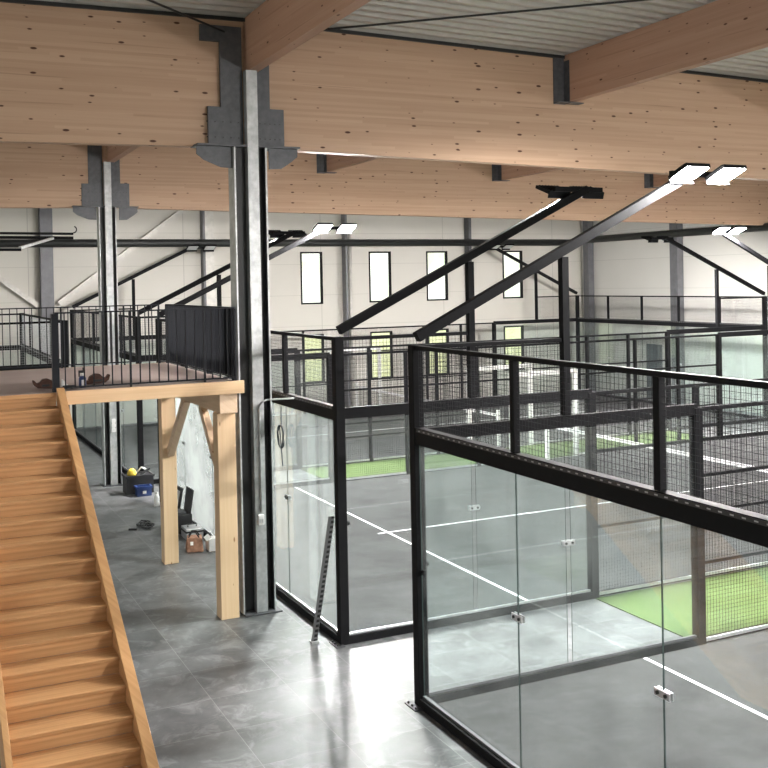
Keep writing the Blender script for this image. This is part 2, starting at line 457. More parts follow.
# wall columns, braces and pipes at the far and end walls
def wcol(x0, x1, y0, y1, mat, label, z1=7.9):
    return tag(MB().box(x0, x1, y0, y1, 0, z1).build('wall_column', mat), label, 'column')
def wtop(x): return roofz(x, 24.8)-.05
wcol(-.84, -.44, 25.1, 25.45, M['greypaint'], 'dark grey steel column on the long wall, between the two diagonal braces', 7.9)
wcol(4.62, 4.70, 25.1, 25.45, M['greypaint'], 'thin dark upright on the long wall beside a pale post, past the brace', 7.9)
wcol(4.71, 5.02, 25.12, 25.45, M['brace'], 'pale steel post on the long wall right next to a thin dark upright', 7.9)
wcol(10.05, 10.13, 25.1, 25.45, M['greypaint'], 'thin dark grey upright on the long wall between first and second tall windows', 7.8)
wcol(15.38, 15.5, 25.1, 25.45, M['plate'], 'thin dark upright on the long wall between third and fourth tall windows', 7.7)
tag(MB().tube([(10.34, 25.36, 0), (10.34, 25.36, 6.9)], .06, 10).build('down_pipe', M['brace'], smooth=True), 'pale vertical pipe on the long wall next to the first dark upright', 'pipe')
wcol(20.78, 21.06, 19.25, 19.66, M['greypaint'], 'grey steel column in the middle of the visible end wall', 7.6)
wcol(20.78, 21.06, 24.6, 24.95, M['greypaint'], 'grey steel post tucked into the hall corner', 7.6)
def brace(p, q, label):
    tag(MB().bar(p, q, .10, .16).build('wall_brace', M['brace']), label, 'brace')
brace((-4.4, 25.3, 6.89), (-.93, 25.3, 4.14), 'pale diagonal brace on the long wall sloping down to the grey column from outside')
brace((-.26, 25.3, 4.19), (4.25, 25.3, 7.56), 'pale diagonal brace on the long wall rising from the grey column towards the pale post')
for p, q, lab, clips in (((XL+.05, 24.95, 6.18), (20.25, 24.95, 6.18), 'long dark horizontal pipe high along the long window wall', [(x, 24.95, 25.49, 6.18) for x in (-8.0, -2.0, 3.0, 8.0, 13.0, 18.5)]),
                         ((20.52, 24.75, 6.26), (20.52, YN+.3, 6.20), 'long dark horizontal pipe high along the end wall', [])):
    o = tag(MB().tube([p, q], .135, 12).build('heating_pipe', M['webdark'], origin=tuple((Vector(p)+Vector(q))/2), smooth=True), lab, 'pipe')
    for (x, ya, yb, z) in clips: MB().box(x-.02, x+.02, ya+.13, yb, z-.02, z+.02).build('mounting_clip', M['greypaint'], o)
    if not clips:
        for y in (22.0, 17.5, 12.0, 6.0, 0.0): MB().box(20.65, XW-.01, y-.02, y+.02, 6.21, 6.25).build('mounting_clip', M['greypaint'], o)
# hanging rail frame below the second beam
o = thing('hanging_rail', (-3.6, 12, 5.8), 'black double rail frame hanging under the roof beyond the platform, hook at its tip', 'rail')
MB().bar((-7.5, 12, 5.87), (-1.79, 12, 5.83), .04, .05).build('upper_rail', M['black'], o)
MB().bar((-7.5, 12, 5.785), (-1.79, 12, 5.745), .04, .06).build('lower_rail', M['black'], o)
MB().bar((-7.5, 9.6, 5.44), (-3.08, 9.6, 5.415), .04, .05).build('front_rail', M['black'], o)
MB().bar((-3.10, 9.6, 5.45), (-2.2, 12, 5.74), .05, .05).build('cross_bar', M['galv'], o)
MB().tube([(-1.79+.07*math.sin(a), 12, 5.85+.07-.07*math.cos(a)) for a in [i*.35 for i in range(0, 9)]], .012, 8).build('hook', M['black'], o)
for xx in (-6.8, -3.6): MB().tube([(xx, 12, 5.85), (xx, 12, roofz(xx, 12))], .008, 6).build('hanger_rod', M['galv'], o)

# ------------------------------------------------------------------ courts
def wires(axis, a0, a1, z0, z1, c, step=.05, t=.0030):
    """welded wire panel in the plane axis/z at constant other coordinate c"""
    mb = MB()
    n = max(1, round((a1-a0)/step)); m = max(1, round((z1-z0)/step))
    for i in range(1, n):
        a = a0+(a1-a0)*i/n
        if axis == 'y': mb.box(c-t/2, c+t/2, a-t/2, a+t/2, z0, z1)
        else: mb.box(a-t/2, a+t/2, c-t/2, c+t/2, z0, z1)
    for j in range(0, m+1):
        z = z0+(z1-z0)*j/m
        if axis == 'y': mb.box(c+t/2, c+t*1.5, a0, a1, z-t/2, z+t/2)
        else: mb.box(a0, a1, c+t/2, c+t*1.5, z-t/2, z+t/2)
    return mb

class Court:
    wire = 'wire'; channel = 'greypaint'
    def __init__(s, name, loc, label): s.root = thing(name, loc, label, 'court'); s.k = 0
    def post(s, x, y, z0, z1, w=.12):
        p = MB().box(x-w/2, x+w/2, y-w/2, y+w/2, z0, z1).build('post', M['black'], s.root, bevel=.006)
        return p
    def foot(s, x, y):
        p = MB().box(x-.15, x-.03, y-.13, y+.13, 0, .012).build('foot_plate', M['plate'], s.root)
        b = MB()
        for i in (-.13, 0, .13):
            b.tube([(x-.12, y+i*.7, .012), (x-.12, y+i*.7, .035)], .012, 6)
        b.build('anchor_bolts', M['webdark'], p)
    def rail(s, p, q, w, h, name='rail'):
        return MB().bar(p, q, w, h).build(name, M['black'], s.root)
    def glass(s, axis, a0, a1, c, z0=.12, z1=2.9, mat=None):
        g = .0035
        mb = MB()
        if axis == 'y': mb.box(c-.006, c+.006, a0+g, a1-g, z0, z1)
        else: mb.box(a0+g, a1-g, c-.006, c+.006, z0, z1)
        o = mb.build('glass_panel', mat or M['glass'], s.root)
        o.data.materials.append(M['glassedge'])
        for p in o.data.polygons:
            if abs(p.normal['xy'.index('x' if axis == 'x' else 'y')]) > .5 or abs(p.normal.z) > .5: p.material_index = 1
        return o
    def mesh(s, axis, a0, a1, z0, z1, c, step=.05):
        return wires(axis, a0, a1, z0, z1, c, step).build('wire_mesh_panel', M[s.wire], s.root)
    def clamp(s, axis, a, c, z, out=-1):
        mb = MB()
        if axis == 'y':
            for d in (.010, -.022): mb.box(c+d, c+d+.012, a-.085, a+.085, z-.03, z+.03)
        else:
            for d in (.010, -.022): mb.box(a-.085, a+.085, c+d, c+d+.012, z-.03, z+.03)
        o = mb.build('glass_clamp', M['silver'], s.root)
        for e in (-.045, .045):
            p, q = ((c-.034, a+e, z), (c+.034, a+e, z)) if axis == 'y' else ((a+e, c-.034, z), (a+e, c+.034, z))
            MB().tube([p, q], .016, 8).build('clamp_bolt', M['webdark'], o)
    def knob(s, x, y, z, dx, dy):
        MB().tube([(x, y, z), (x+dx*.10, y+dy*.10, z)], .016, 8).tube([(x+dx*.10, y+dy*.10, z), (x+dx*.125, y+dy*.125, z)], .028, 10).build('glass_fixing', M['black'], s.root)
    def slots(s, axis, a0, a1, c, z):
        MB().box(c-.006, c-.0005, min(a0,a1)+.1, max(a0,a1)-.1, z-.016, z+.016).build('slotted_flange', M['slotted'], s.root)
    def back(s, x, y0, y1, sgn, pane_mat={}):
        """end wall of glass with a mesh strip above, plane X=x from y0 to y1"""
        s.rail((x, y0, .05), (x, y1, .05), .12, .10, 'base_rail')
        MB().box(x-.02, x+.02, min(y0,y1)+.06, max(y0,y1)-.06, .10, .125).build('glass_channel', M[s.channel], s.root)
        s.rail((x, y0, 3.0), (x, y1, 3.0), .10, .18, 'beam')
        s.slots('y', y0, y1, x-.05, 3.065)
        s.rail((x, y0, 3.97), (x, y1, 3.97), .06, .045, 'top_rail')
        n = round(abs(y1-y0)/2)
        for i in range(n):
            a, b = y0+(y1-y0)*i/n, y0+(y1-y0)*(i+1)/n
            lo, hi = min(a,b), max(a,b)
            s.glass('y', lo+(.06 if i == 0 and y1 > y0 or i == n-1 and y1 < y0 else 0), hi-(.06 if i == 0 and y1 < y0 or i == n-1 and y1 > y0 else 0), x, mat=pane_mat.get(i))
            s.mesh('y', lo+.03, hi-.03, 3.11, 3.95, x)
            if i:
                s.post(x, a, 3.09, 3.955, .07); s.clamp('y', a, x, 1.55)
    def side_glass(s, y, x0, x1):
        """side wall: two panes of glass from the corner x0 inwards"""
        d = 1 if x1 > x0 else -1
        s.rail((x0, y, .05), (x1, y, .05), .12, .10, 'base_rail')
        MB().box(min(x0,x1)+.06, max(x0,x1)-.06, y-.02, y+.02, .10, .125).build('glass_channel', M[s.channel], s.root)
        s.rail((x0, y, 3.0), (x1, y, 3.0), .08, .14, 'beam')
        s.rail((x0, y, 3.97), (x0+1.94*d, y, 3.97), .06, .045, 'top_rail')
        for k in (0, 1):
            a, b = x0+2*k*d, x0+2*(k+1)*d
            s.glass('x', min(a,b)+.03, max(a,b)-.03, y)
        s.clamp('x', x0+2*d, y, 1.55)
        s.mesh('x', min(x0, x0+2*d)+.06, max(x0, x0+2*d)-.05, 3.08, 3.95, y)
        s.post(x1, y, 0, 3.02, .125)
    def side_mesh(s, y, xs, rails=(1.03, 2.15), step=.05):
        for i in range(len(xs)-1):
            a, b = xs[i], xs[i+1]
            if i: s.post(a, y, 0, 3.0, .08)
            s.rail((a, y, .04), (b, y, .04), .06, .06, 'base_rail')
            MB().box(a+.06, b-.06, y-.045, y-.03, .03, .075).build('edge_strip', M['silver'], s.root)
            s.rail((a, y, 3.0), (b, y, 3.0), .05, .05, 'top_rail')
            for z in rails: s.rail((a, y, z), (b, y, z), .04, .04, 'middle_rail')
            s.mesh('x', a+.04, b-.04, .08, 2.97, y, step)
    def doorway(s, y, x0, x1):
        """white framed openings either side of the net"""
        xm = (x0+x1)/2
        mb = MB()
        for x in (x0, x1): mb.box(x-.05, x+.05, y-.05, y+.05, 0, 2.3)
        mb.box(x0, x1, y-.05, y+.05, 2.2, 2.3)
        mb.build('door_frame', M['whiteplastic'], s.root)
        s.rail((x0, y, 3.0), (x1, y, 3.0), .05, .05, 'top_rail')
        s.mesh('x', x0+.04, x1-.04, 2.32, 2.97, y)

YB0, YB1 = 2.2, 12.2
YC0, YC1 = 14.34, 24.34
# --- court A (nearest)
A = Court('padel_court_cage', (0, 0, 0), 'large glass padel court cage in front, black frame and wire mesh, beside the tiled walkway')
A.back(0, 0, -10, -1); A.side_glass(0, 0, 4)
A.post(0, 0, 0, 4.0, .125); A.foot(0, 0)
A.side_mesh(0, [4, 6, 8, 9]); A.side_mesh(0, [11, 13, 14.5, 16]); A.doorway(0, 9, 11)
A.post(0, -10, 0, 4.0)
A.knob(0, 0, 1.55, 1, .35); A.knob(0, 0, 1.50, -.0, -1)
# --- court B (middle)
B = Court('padel_court_cage', (0, YB0, 0), 'middle glass padel court cage whose end wall runs behind the tall front column')
B.channel = 'silver'
B.back(0, YB0, YB1, 1, {0: M['hazyglass'], 1: M['hazyglass'], 2: M['milkyglass'], 3: M['milkyglass'], 4: M['milkyglass']}); B.side_glass(YB0, 0, 4); B.side_glass(YB1, 0, 4)
B.post(0, YB0, 0, 4.0, .125); B.foot(0, YB0); B.post(0, YB1, 0, 4.0)
B.side_mesh(YB0, [4, 6, 8, 9]); B.side_mesh(YB0, [11, 13, 14.5, 16]); B.doorway(YB0, 9, 11)
B.side_mesh(YB1, [4, 6, 8, 9]); B.side_mesh(YB1, [11, 13, 14.5, 16]); B.doorway(YB1, 9, 11)
B.side_glass(YB1, 20, 16); B.post(20, YB1, 0, 4.0); B.side_glass(YB0, 20, 16); B.post(20, YB0, 0, 4.0); B.back(20, YB0, YB1, 1)
B.knob(0, YB0, 1.55, 1, .35)
# --- court C (by the window wall)
Cc = Court('padel_court_cage', (0, YC0, 0), 'padel court cage along the long window wall, beyond the middle court')
Cc.back(0, YC0, YC1, 1); Cc.side_glass(YC0, 0, 4); Cc.side_glass(YC1, 0, 4)
Cc.post(0, YC0, 0, 4.0); Cc.post(0, YC1, 0, 4.0)
for y in (YC0, YC1):
    Cc.side_mesh(y, [4, 6, 8, 9]); Cc.side_mesh(y, [11, 13, 14.5, 16]); Cc.doorway(y, 9, 11)
    Cc.side_glass(y, 20, 16); Cc.post(20, y, 0, 4.0)
Cc.back(20, YC0, YC1, 1)
# --- court D (single court behind the platform)
D = Court('padel_court_cage', (-1.85, 13.1, 0), 'narrow court cage of glass with a wire mesh top, behind the platform railing')
D.wire = 'galv'
D.back(-1.85, 13.1, 21.5, 1); D.post(-1.85, 13.1, 0, 4.0); D.post(-1.85, 21.5, 0, 4.0)
D.side_glass(21.5, -1.85, -5.85); D.side_glass(13.1, -1.85, -5.85)
D.side_mesh(21.5, [-11.85, -9.85, -7.85, -5.85])

# --- carpets and lines
def carpet(y0, y1, label, lines=True, x0=0.07, x1=19.93):
    o = tag(MB().box(x0, x1, y0+.07, y1-.07, 0, .012).build('court_carpet', M['court'], origin=(x0, y0, 0)), label, 'carpet')
    if not lines: return o
    ym = (y0+y1)/2; z0, z1 = .012, .0145
    for x in (3.05, 16.95): MB().box(x-.025, x+.025, y0+.08, y1-.08, z0, z1).build('service_line', M['white'], o)
    MB().box(2.85, 3.024, ym-.025, ym+.025, z0, z1).box(3.076, 16.924, ym-.025, ym+.025, z0, z1).build('centre_line', M['white'], o)
    return o
carpet(-10, 0, 'dark grey carpet with white lines inside the nearest court cage')
carpet(YB0, YB1, 'dark grey carpet with white lines inside the middle court cage')
carpet(YC0, YC1, 'dark grey carpet with white lines inside the court along the window wall')
tag(MB().box(-13, -1.93, 13.18, 21.42, 0, .012).build('court_carpet', M['court'], origin=(-13, 13.2, 0)), 'dark grey carpet inside the narrow court behind the platform', 'carpet')
for y0, y1, lab in ((0, YB0, 'bright green turf strip in the gap between the nearest and middle courts'),
                    (YB1, YC0, 'green turf strip in the gap between the middle court and the window-side court')):
    tag(MB().box(3.98, 16.0, y0+.08, y1-.08, 0, .012).build('turf_strip', M['green'], origin=(4, y0, 0)), lab, 'turf')

# --- nets
def net(y0, y1, label):
    o = thing('padel_net', (10, (y0+y1)/2, .015), label, 'net')
    for y in (y0+.12, y1-.12): MB().box(9.96, 10.04, y-.04, y+.04, .015, 1.05).build('net_post', M['whiteplastic'], o)
    mb = wires('y', y0+.18, y1-.18, .06, .86, 10.0, .06, .004); mb.build('netting', M['net'], o)
    MB().box(9.985, 10.015, y0+.16, y1-.16, .86, .93).build('net_tape', M['white'], o)
net(YB0, YB1, 'low net with white top tape across the middle court')
net(YC0, YC1, 'low net with white top tape across the court by the window wall')

# --- floodlight masts
def mast(x0, y, d, face, lit, label, tip=6.0, off=None):
    """arm rising from the corner post top at (x0, y), going d along X; lamps face +Y or -Y"""
    o = thing('floodlight_mast', (x0, y, 4.0), label, 'floodlight mast', None)
    MB().bar((x0+.02*d, y, 4.08), (x0+4.0*d, y, tip), .10, .11).build('arm', M['black'], o, bevel=.004)
    MB().box(x0+2*d-.045, x0+2*d+.045, y-.045, y+.045, 3.075, (4.08+tip)/2-.085).build('strut', M['black'], o)
    cx = x0+4.0*d + (off if off is not None else (.28 if face < 0 else -.15))
    MB().bar((cx-.42, y, tip-.01), (cx+.42, y, tip-.01), .07, .07).build('cross_bar', M['black'], o)
    for sx in (-.30, .30):
        px = cx+sx
        ang = math.radians(22 if face < 0 else 19)
        # lamp body: flat tilted box whose face looks down and to one side
        R = Matrix.Rotation(ang*(1 if face > 0 else -1), 4, 'X')
        body = MB(); body.box(-.19, .19, -.17, .17, -.035, .012); body.box(-.19, .19, -.182*face-.006, -.182*face+.006, -.09, .012)
        for i in range(7): body.box(-.17+i*.052, -.16+i*.052, -.12, .12, .012, .03)
        lens = MB(); lens.box(-.17, .17, -.15, .15, -.041, -.0352)
        for part, nm in ((body, 'floodlight'), (lens, 'lamp_face')):
            part.v = [tuple(R @ Vector(v) + Vector((px, y+face*.20, tip+.01))) for v in part.v]
        fl = body.build('floodlight', M['black'], o)
        lens.build('lamp_face', M['lamp'] if lit else M['lampoff'], fl)
        MB().bar((px, y, tip-.01), (px, y+face*.16, tip+.03), .05, .04).build('bracket', M['black'], fl)
    return o
mast(0, 0, 1, -1, True, 'slanted black mast from the nearest court corner with two glaring floodlights', off=.08)
mast(0, YB0, 1, 1, True, 'slanted black mast from the middle court corner with two dark floodlights seen from behind')
mast(0, YB1, 1, -1, True, 'slanted mast carrying two glaring floodlights just beside the front column', off=.12)
mast(0, YC0, 1, 1, True, 'slanted mast with two dark floodlights, just behind the front column')
mast(0, YC1, 1, -1, False, 'slanted mast with two unlit pale lamps, seen over the platform railing')
mast(20, YB1, -1, -1, True, 'mast near the end wall carrying two small glaring floodlights')
mast(20, YC0, -1, 1, True, 'mast rising from the end-wall corner of the window-side court with two dark floodlights', 5.86)
mast(20, YC1, -1, -1, False, 'thin slanted mast at the hall corner, in front of the fourth tall window')
mast(20, YB0, -1, 1, True, 'mast at the end of the middle court on the side of the nearest court')
mast(0, -10, 1, 1, True, 'mast on the outer corner of the nearest court')
mast(20, -10, -1, 1, True, 'mast on the outer end corner of the nearest court')
mast(20, 0, -1, -1, True, 'mast at the far end of the nearest court beside the turf strip')

# ------------------------------------------------------------------ timber platform
PZ = 3.345; PXR = -.845; PXL = -8.0; PY0, PY1 = 3.77, 8.0
o = thing('timber_platform', (-2.5, 5.6, 0), 'raised timber platform on square pine posts, at the head of the staircase', 'platform')
MB().box(PXL, PXR, PY0+.032, PY1, PZ-.04, PZ).build('deck', M['deck'], o)
MB().box(-3.19, -.776, PY0-.02, PY0+.03, PZ-.165, PZ+.012).build('fascia', M['pineX'], o, bevel=.004)
MB().box(PXL, -4.47, PY0-.02, PY0+.045, PZ-.165, PZ+.012).build('fascia', M['pineX'], o)
MB().box(PXL, PXR, PY1, PY1+.05, PZ-.2, PZ).build('fascia', M['pineX'], o)
for i in range(6):
    y = 4.35+i*.66
    MB().box(PXL, PXR-.3, y-.03, y+.03, PZ-.165, PZ-.042).build('joist', M['pineX'], o)
MB().box(-1.12, -.868, PY0+.03, 7.42, 2.905, PZ-.168).build('cross_beam', M['pineY'], o, bevel=.004)
MB().box(-1.14, -.88, 3.87, 4.11, 0, 2.902).build('support_post', M['pineZ'], o, bevel=.005)
MB().box(-1.165, -.925, 7.12, 7.35, 0, 2.902).build('support_post', M['pineZ'], o, bevel=.005)
MB().box(-7.6, -7.35, 7.04, 7.27, 0, 2.902).build('support_post', M['pineZ'], o)
MB().box(-7.6, -7.35, 3.80, 4.04, 0, 2.902).build('support_post', M['pineZ'], o)
MB().box(-7.6, -7.34, PY0+.05, 7.35, 2.905, PZ-.168).build('cross_beam', M['pineY'], o)
MB().bar((-1.03, 4.12, 1.97), (-1.03, 5.06, 2.90), .12, .10, (1,0,0)).build('knee_brace', M['pineY'], o)
MB().bar((-1.03, 7.11, 1.88), (-1.03, 5.98, 2.90), .13, .11, (1,0,0)).build('knee_brace', M['pineY'], o)

# railings
def railing(p, q, label, posts, step, newel=None):
    p, q = Vector(p), Vector(q); L = (q-p).length; d = (q-p)/L
    o = thing('steel_railing', tuple((p+q)/2), label, 'railing')
    zt = 1.03
    up = Vector((0,0,1))
    MB().bar(p+up*zt, q+up*zt, .04, .02).build('handrail', M['railblack'], o)
    MB().bar(p+up*.05, q+up*.05, .03, .02).build('bottom_rail', M['railblack'], o)
    along = abs(d.x) > .5
    def upright(c, w, t, name, z0=0.0, z1=zt-.01):
        mb = MB(); a, b = (t, w) if along else (w, t)
        mb.box(-a/2, a/2, -b/2, b/2, z0, z1)
        return mb, c
    first = None
    pk = [0.0] + [x for x in posts] + [L]
    for s_ in pk:
        c = p+d*s_
        mb = MB(); a = .022; b = .045
        if s_ == 0.0 and newel: a = b = newel
        if not along: a, b = b, a
        mb.box(c.x-a/2, c.x+a/2, c.y-b/2, c.y+b/2, c.z, c.z+zt-.01)
        mb.build('rail_post', M['railblack'], o)
    for i in range(len(pk)-1):
        seg = pk[i+1]-pk[i]; n = max(1, round(seg/step))
        for j in range(1, n):
            c = p+d*(pk[i]+seg*j/n)
            loc = tuple(c-world_loc(o))
            if first is None:
                mb = MB(); a, b = (.011, .036) if along else (.036, .011)
                mb.box(c.x-a/2, c.x+a/2, c.y-b/2, c.y+b/2, c.z+.06, c.z+zt-.01)
                first = mb.build('baluster', M['railblack'], o, origin=loc)
            else: copy_part(first, o, (loc[0], loc[1], first.location[2]))
    return o
# the origin of the first baluster sits at the rail's base line, so copies keep its height
railing((-3.30, 3.85, PZ+.002), (-.868, 3.85, PZ+.002), 'dark steel bar railing along the platform edge beside the stair head', [.97, 1.99], .121, .085)
railing((-.868, 3.96, PZ+.002), (-.868, 7.86, PZ+.002), 'dark platform railing beside the front column, bars overlapping like a solid screen', [1.3, 2.6], .115)
railing((-7.9, 7.92, PZ+.002), (-.99, 7.92, PZ+.002), 'steel bar railing along the back edge of the platform', [1.05*i for i in range(1, 7)], .115)

# ------------------------------------------------------------------ staircase
RISE, RUN = 3.345/20, .298
SX0, SX1 = -4.37, -3.315
YTOP = 3.72
st = thing('wooden_staircase', ((SX0+SX1)/2, YTOP-19*RUN, 0), 'straight orange larch staircase with closed risers climbing to the platform', 'staircase')
wl = world_loc(st)
tr0 = ri0 = None
for kk in range(1, 20):            # tread kk counted from the top (top landing edge is kk = 0)
    z = PZ-RISE*kk; y = YTOP-RUN*kk
    loc = ((SX0+SX1)/2-wl.x, y-wl.y, z-wl.z)
    if tr0 is None:
        tr0 = MB().box(SX0, SX1, y, y+RUN+.045, z-.036, z).build('tread', M['stairX'], st, origin=loc, bevel=.006)
        ri0 = MB().box(SX0, SX1, y+RUN+.045, y+RUN+.065, z-.0, z+RISE-.036).build('riser', M['stairX'], st, origin=loc)
    else:
        copy_part(tr0, st, loc); copy_part(ri0, st, loc)
MB().box(SX0, SX1, YTOP-.0, PY0+.028, PZ-.05, PZ+.002).build('landing_tread', M['stairX'], st, bevel=.004)
sl = RISE/RUN
def stringer(x0, x1):
    yb = YTOP-19.6*RUN; f = lambda y, h: PZ-(YTOP-y)*sl+h
    P = [(yb, .0), (yb, f(yb, .06)), (YTOP+.012, f(YTOP+.012, .06)), (YTOP+.012, PZ-.36), (yb+.62, 0)]
    return MB().prism(P, 'x', x0, x1).build('stringer', M['stairY'], st, bevel=.005)
stringer(SX1+.002, SX1+.10); stringer(SX0-.06, SX0-.002)

# ------------------------------------------------------------------ clutter
def lump(name, mat, loc, pts, label, cat):
    pass
# on the platform
def pouch(loc, s, flip, label):
    mb = MB(); prof = [(-.15, .00), (-.155, .05), (-.12, .045), (-.10, .10), (-.03, .135), (.03, .13), (.07, .085), (.11, .075), (.145, .12), (.165, .115), (.15, .05), (.10, .01)]
    prof = [(x*s*flip, z*s) for x, z in prof]
    b = [(loc[0]+x, loc[2]+z) for x, z in prof]
    mb.prism(b, 'y', loc[1]-.06*s, loc[1]+.06*s)
    o = mb.build('tool_pouch', M['brownleather'], origin=loc, bevel=.012)
    tag(o, label, 'pouch')
    MB().box(loc[0]-.05*s, loc[0]+.05*s, loc[1]-.062*s-.006, loc[1]-.06*s-.001, loc[2]+.03*s, loc[2]+.06*s).build('strap', M['rubber'], o)
pouch((-3.36, 4.46, PZ+.001), 1.0, -1, 'brown leather tool pouch lying by the newel post at the stair head')
pouch((-2.62, 4.74, PZ+.001), 1.05, 1, 'brown leather tool pouch with raised tip beside the blue spray bottle')
o = thing('spray_bottle', (-2.90, 4.25, PZ), 'blue spray bottle with white neck and dark trigger, standing on the platform edge', 'bottle')
x, y, z = -2.90, 4.25, PZ+.001
MB().tube([(x,y,z),(x,y,z+.01),(x,y,z+.13),(x,y,z+.16)], [.045,.05,.05,.03], 14).build('bottle_body', M['blue'], o, smooth=True)
MB().tube([(x,y,z+.16),(x,y,z+.20)], .026, 12).build('neck', M['whiteplastic'], o, smooth=True)
MB().box(x-.05, x+.035, y-.015, y+.015, z+.20, z+.235).box(x+.005, x+.035, y-.014, y+.014, z+.235, z+.275).box(x-.05, x-.035, y-.01, y+.01, z+.15, z+.20).build('trigger_head', M['rubber'], o)
MB().box(x-.02, x+.02, y-.052, y-.0505, z+.03, z+.11).build('paper_label', M['white'], o)
mb = MB(); b = [(-3.13, 4.3), (-3.03, 4.27), (-2.99, 4.36), (-3.08, 4.42)]
mb.prism([(-3.17, PZ+.002), (-3.02, PZ+.002), (-3.10, PZ+.06), (-3.15, PZ+.125)], 'y', 4.32, 4.40)
tag(mb.build('crumpled_paper', M['whiteplastic'], origin=(-3.05, 4.36, PZ), bevel=.008), 'scrap of white paper folded up on the platform behind the railing', 'paper')
pts = []
for i in range(60):
    a = i*.42; r = .05+.02*math.sin(i*1.7); pts.append((-3.08+r*1.3*math.cos(a), 4.18+r*.6*math.sin(a), PZ+.012+.03*abs(math.sin(i*.35))))
tag(MB().tube(pts, .009, 6).build('cable_tangle', M['rubber'], smooth=True), 'small tangle of dark cable on the platform beside the blue spray bottle', 'cable')

# under the platform, along the middle court's end glass
def crate(name, x0, x1, y0, y1, z1, mat, label, cat, t=.02):
    o = thing(name, ((x0+x1)/2, (y0+y1)/2, 0), label, cat)
    MB().box(x0, x1, y0, y0+t, 0, z1).box(x0, x1, y1-t, y1, 0, z1).box(x0, x0+t, y0+t, y1-t, 0, z1).box(x1-t, x1, y0+t, y1-t, 0, z1).box(x0+t, x1-t, y0+t, y1-t, 0, t).build('body', mat, o)
    MB().box(x0-.02, x1+.02, y0-.02, y0, z1-.05, z1).box(x0-.02, x1+.02, y1, y1+.02, z1-.05, z1).box(x0-.02, x0, y0, y1, z1-.05, z1).box(x1, x1+.02, y0, y1, z1-.05, z1).build('rim', mat, o)
    return o
# black storage box
crate('storage_box', -.55, .06, 13.3, 13.75, .42, M['rubber'], 'black plastic storage box by the gap between courts, with things heaped on top', 'box')
o = tag(MB().box(-.525, .035, 13.325, 13.725, .022, .40).build('box_contents', M['rubber'], origin=(-.14, 13.17, .02)), 'dark tools filling the black storage box', 'tools')
mb = MB(); mb.tube([(-.39, 13.5, .405), (-.39, 13.5, .45), (-.39, 13.5, .52), (-.39, 13.5, .56)], [.10, .105, .08, .03], 14)
tag(mb.build('yellow_cap', M['yellow'], smooth=True), 'yellow work cap on top of the black storage box', 'cap')
tag(MB().bar((-.21, 13.38, .42), (0, 13.43, .54), .05, .04).build('hand_tool', M['rubber']), 'dark hand tool lying on the storage box beside the yellow cap', 'tool')
tag(MB().bar((-.25, 13.64, .43), (-.15, 13.6, .55), .04, .03).bar((-.15, 13.6, .55), (0, 13.58, .47), .04, .03).build('pale_rod', M['whiteplastic']), 'pale bent rod lying on the storage box', 'rod')
o = crate('blue_crate', -.38, -.06, 12.98, 13.22, .22, M['blue'], 'blue plastic crate on the floor in front of the black storage box', 'crate')
MB().box(-.26, -.18, 12.972, 12.979, .06, .12).build('paper_label', M['white'], o)
# white bottle
o = thing('white_bottle', (-.22, 11.8, 0), 'white plastic bottle standing on the tiles past the far pine post', 'bottle')
MB().tube([(-.22, 11.8, 0), (-.22, 11.8, .01), (-.22, 11.8, .20), (-.22, 11.8, .26)], [.055, .06, .06, .03], 12).build('bottle_body', M['whiteplastic'], o, smooth=True)
MB().tube([(-.22, 11.8, .26), (-.22, 11.8, .31)], .028, 10).build('cap', M['whiteplastic'], o, smooth=True)
# open tool case
o = thing('open_tool_case', (-.05, 9.3, 0), 'black tool case standing open beside the court glass behind the far pine post', 'case')
MB().box(-.60, -.16, 9.1, 9.6, 0, .36).build('case_body', M['rubber'], o, bevel=.015)
MB().bar((-.19, 9.36, .36), (-.12, 9.36, .80), .44, .03, (1,0,0)).build('lid', M['rubber'], o)
MB().box(-.54, -.26, 9.16, 9.54, .36, .39).build('tray', M['plate'], o)
o = thing('drill_case', (-.25, 9.98, 0), 'black framed case with white inside, propped open behind the tool case', 'case')
MB().bar((-.30, 9.98, .02), (-.16, 9.98, .72), .34, .05, (1,0,0)).build('shell', M['rubber'], o)
MB().bar((-.325, 9.96, .10), (-.205, 9.96, .66), .24, .03, (1,0,0)).build('lining', M['white'], o)
o = thing('silver_tool_box', (-.25, 8.75, 0), 'silver and black tool box in front of the open black case', 'tool box')
MB().box(-.42, -.10, 8.55, 8.95, 0, .20).build('box_body', M['silver'], o, bevel=.01)
MB().box(-.43, -.09, 8.54, 8.96, .13, .16).build('band', M['rubber'], o)
MB().tube([(-.34, 8.75, .2), (-.34, 8.75, .25), (-.18, 8.75, .25), (-.18, 8.75, .2)], .012, 8).build('handle', M['rubber'], o)
o = thing('brown_tool_bag', (-.40, 7.75, 0), 'brown canvas tool bag with dark handles on the tiles between the two pine posts', 'bag')
mb = MB(); mb.v = [(x-.06, y+.04, z) for x, y, z in [(-.58,7.65,0),(-.30,7.55,0),(-.24,7.90,0),(-.52,8.0,0),(-.56,7.72,.24),(-.31,7.62,.24),(-.26,7.84,.26),(-.50,7.93,.25)]]
mb.f = [(0,3,2,1),(4,5,6,7),(0,1,5,4),(1,2,6,5),(2,3,7,6),(3,0,4,7)]
mb.build('bag_body', M['tanbag'], o, bevel=.02)
MB().tube([(-.58, 7.79, .24), (-.53, 7.76, .33), (-.46, 7.73, .33), (-.41, 7.71, .24)], .012, 8).build('handle', M['rubber'], o)
MB().tube([(-.54, 7.92, .25), (-.49, 7.89, .33), (-.42, 7.85, .33), (-.37, 7.83, .25)], .012, 8).build('handle', M['rubber'], o)
MB().box(-.58, -.53, 7.655, 7.672, .13, .19).build('patch', M['whiteplastic'], o)
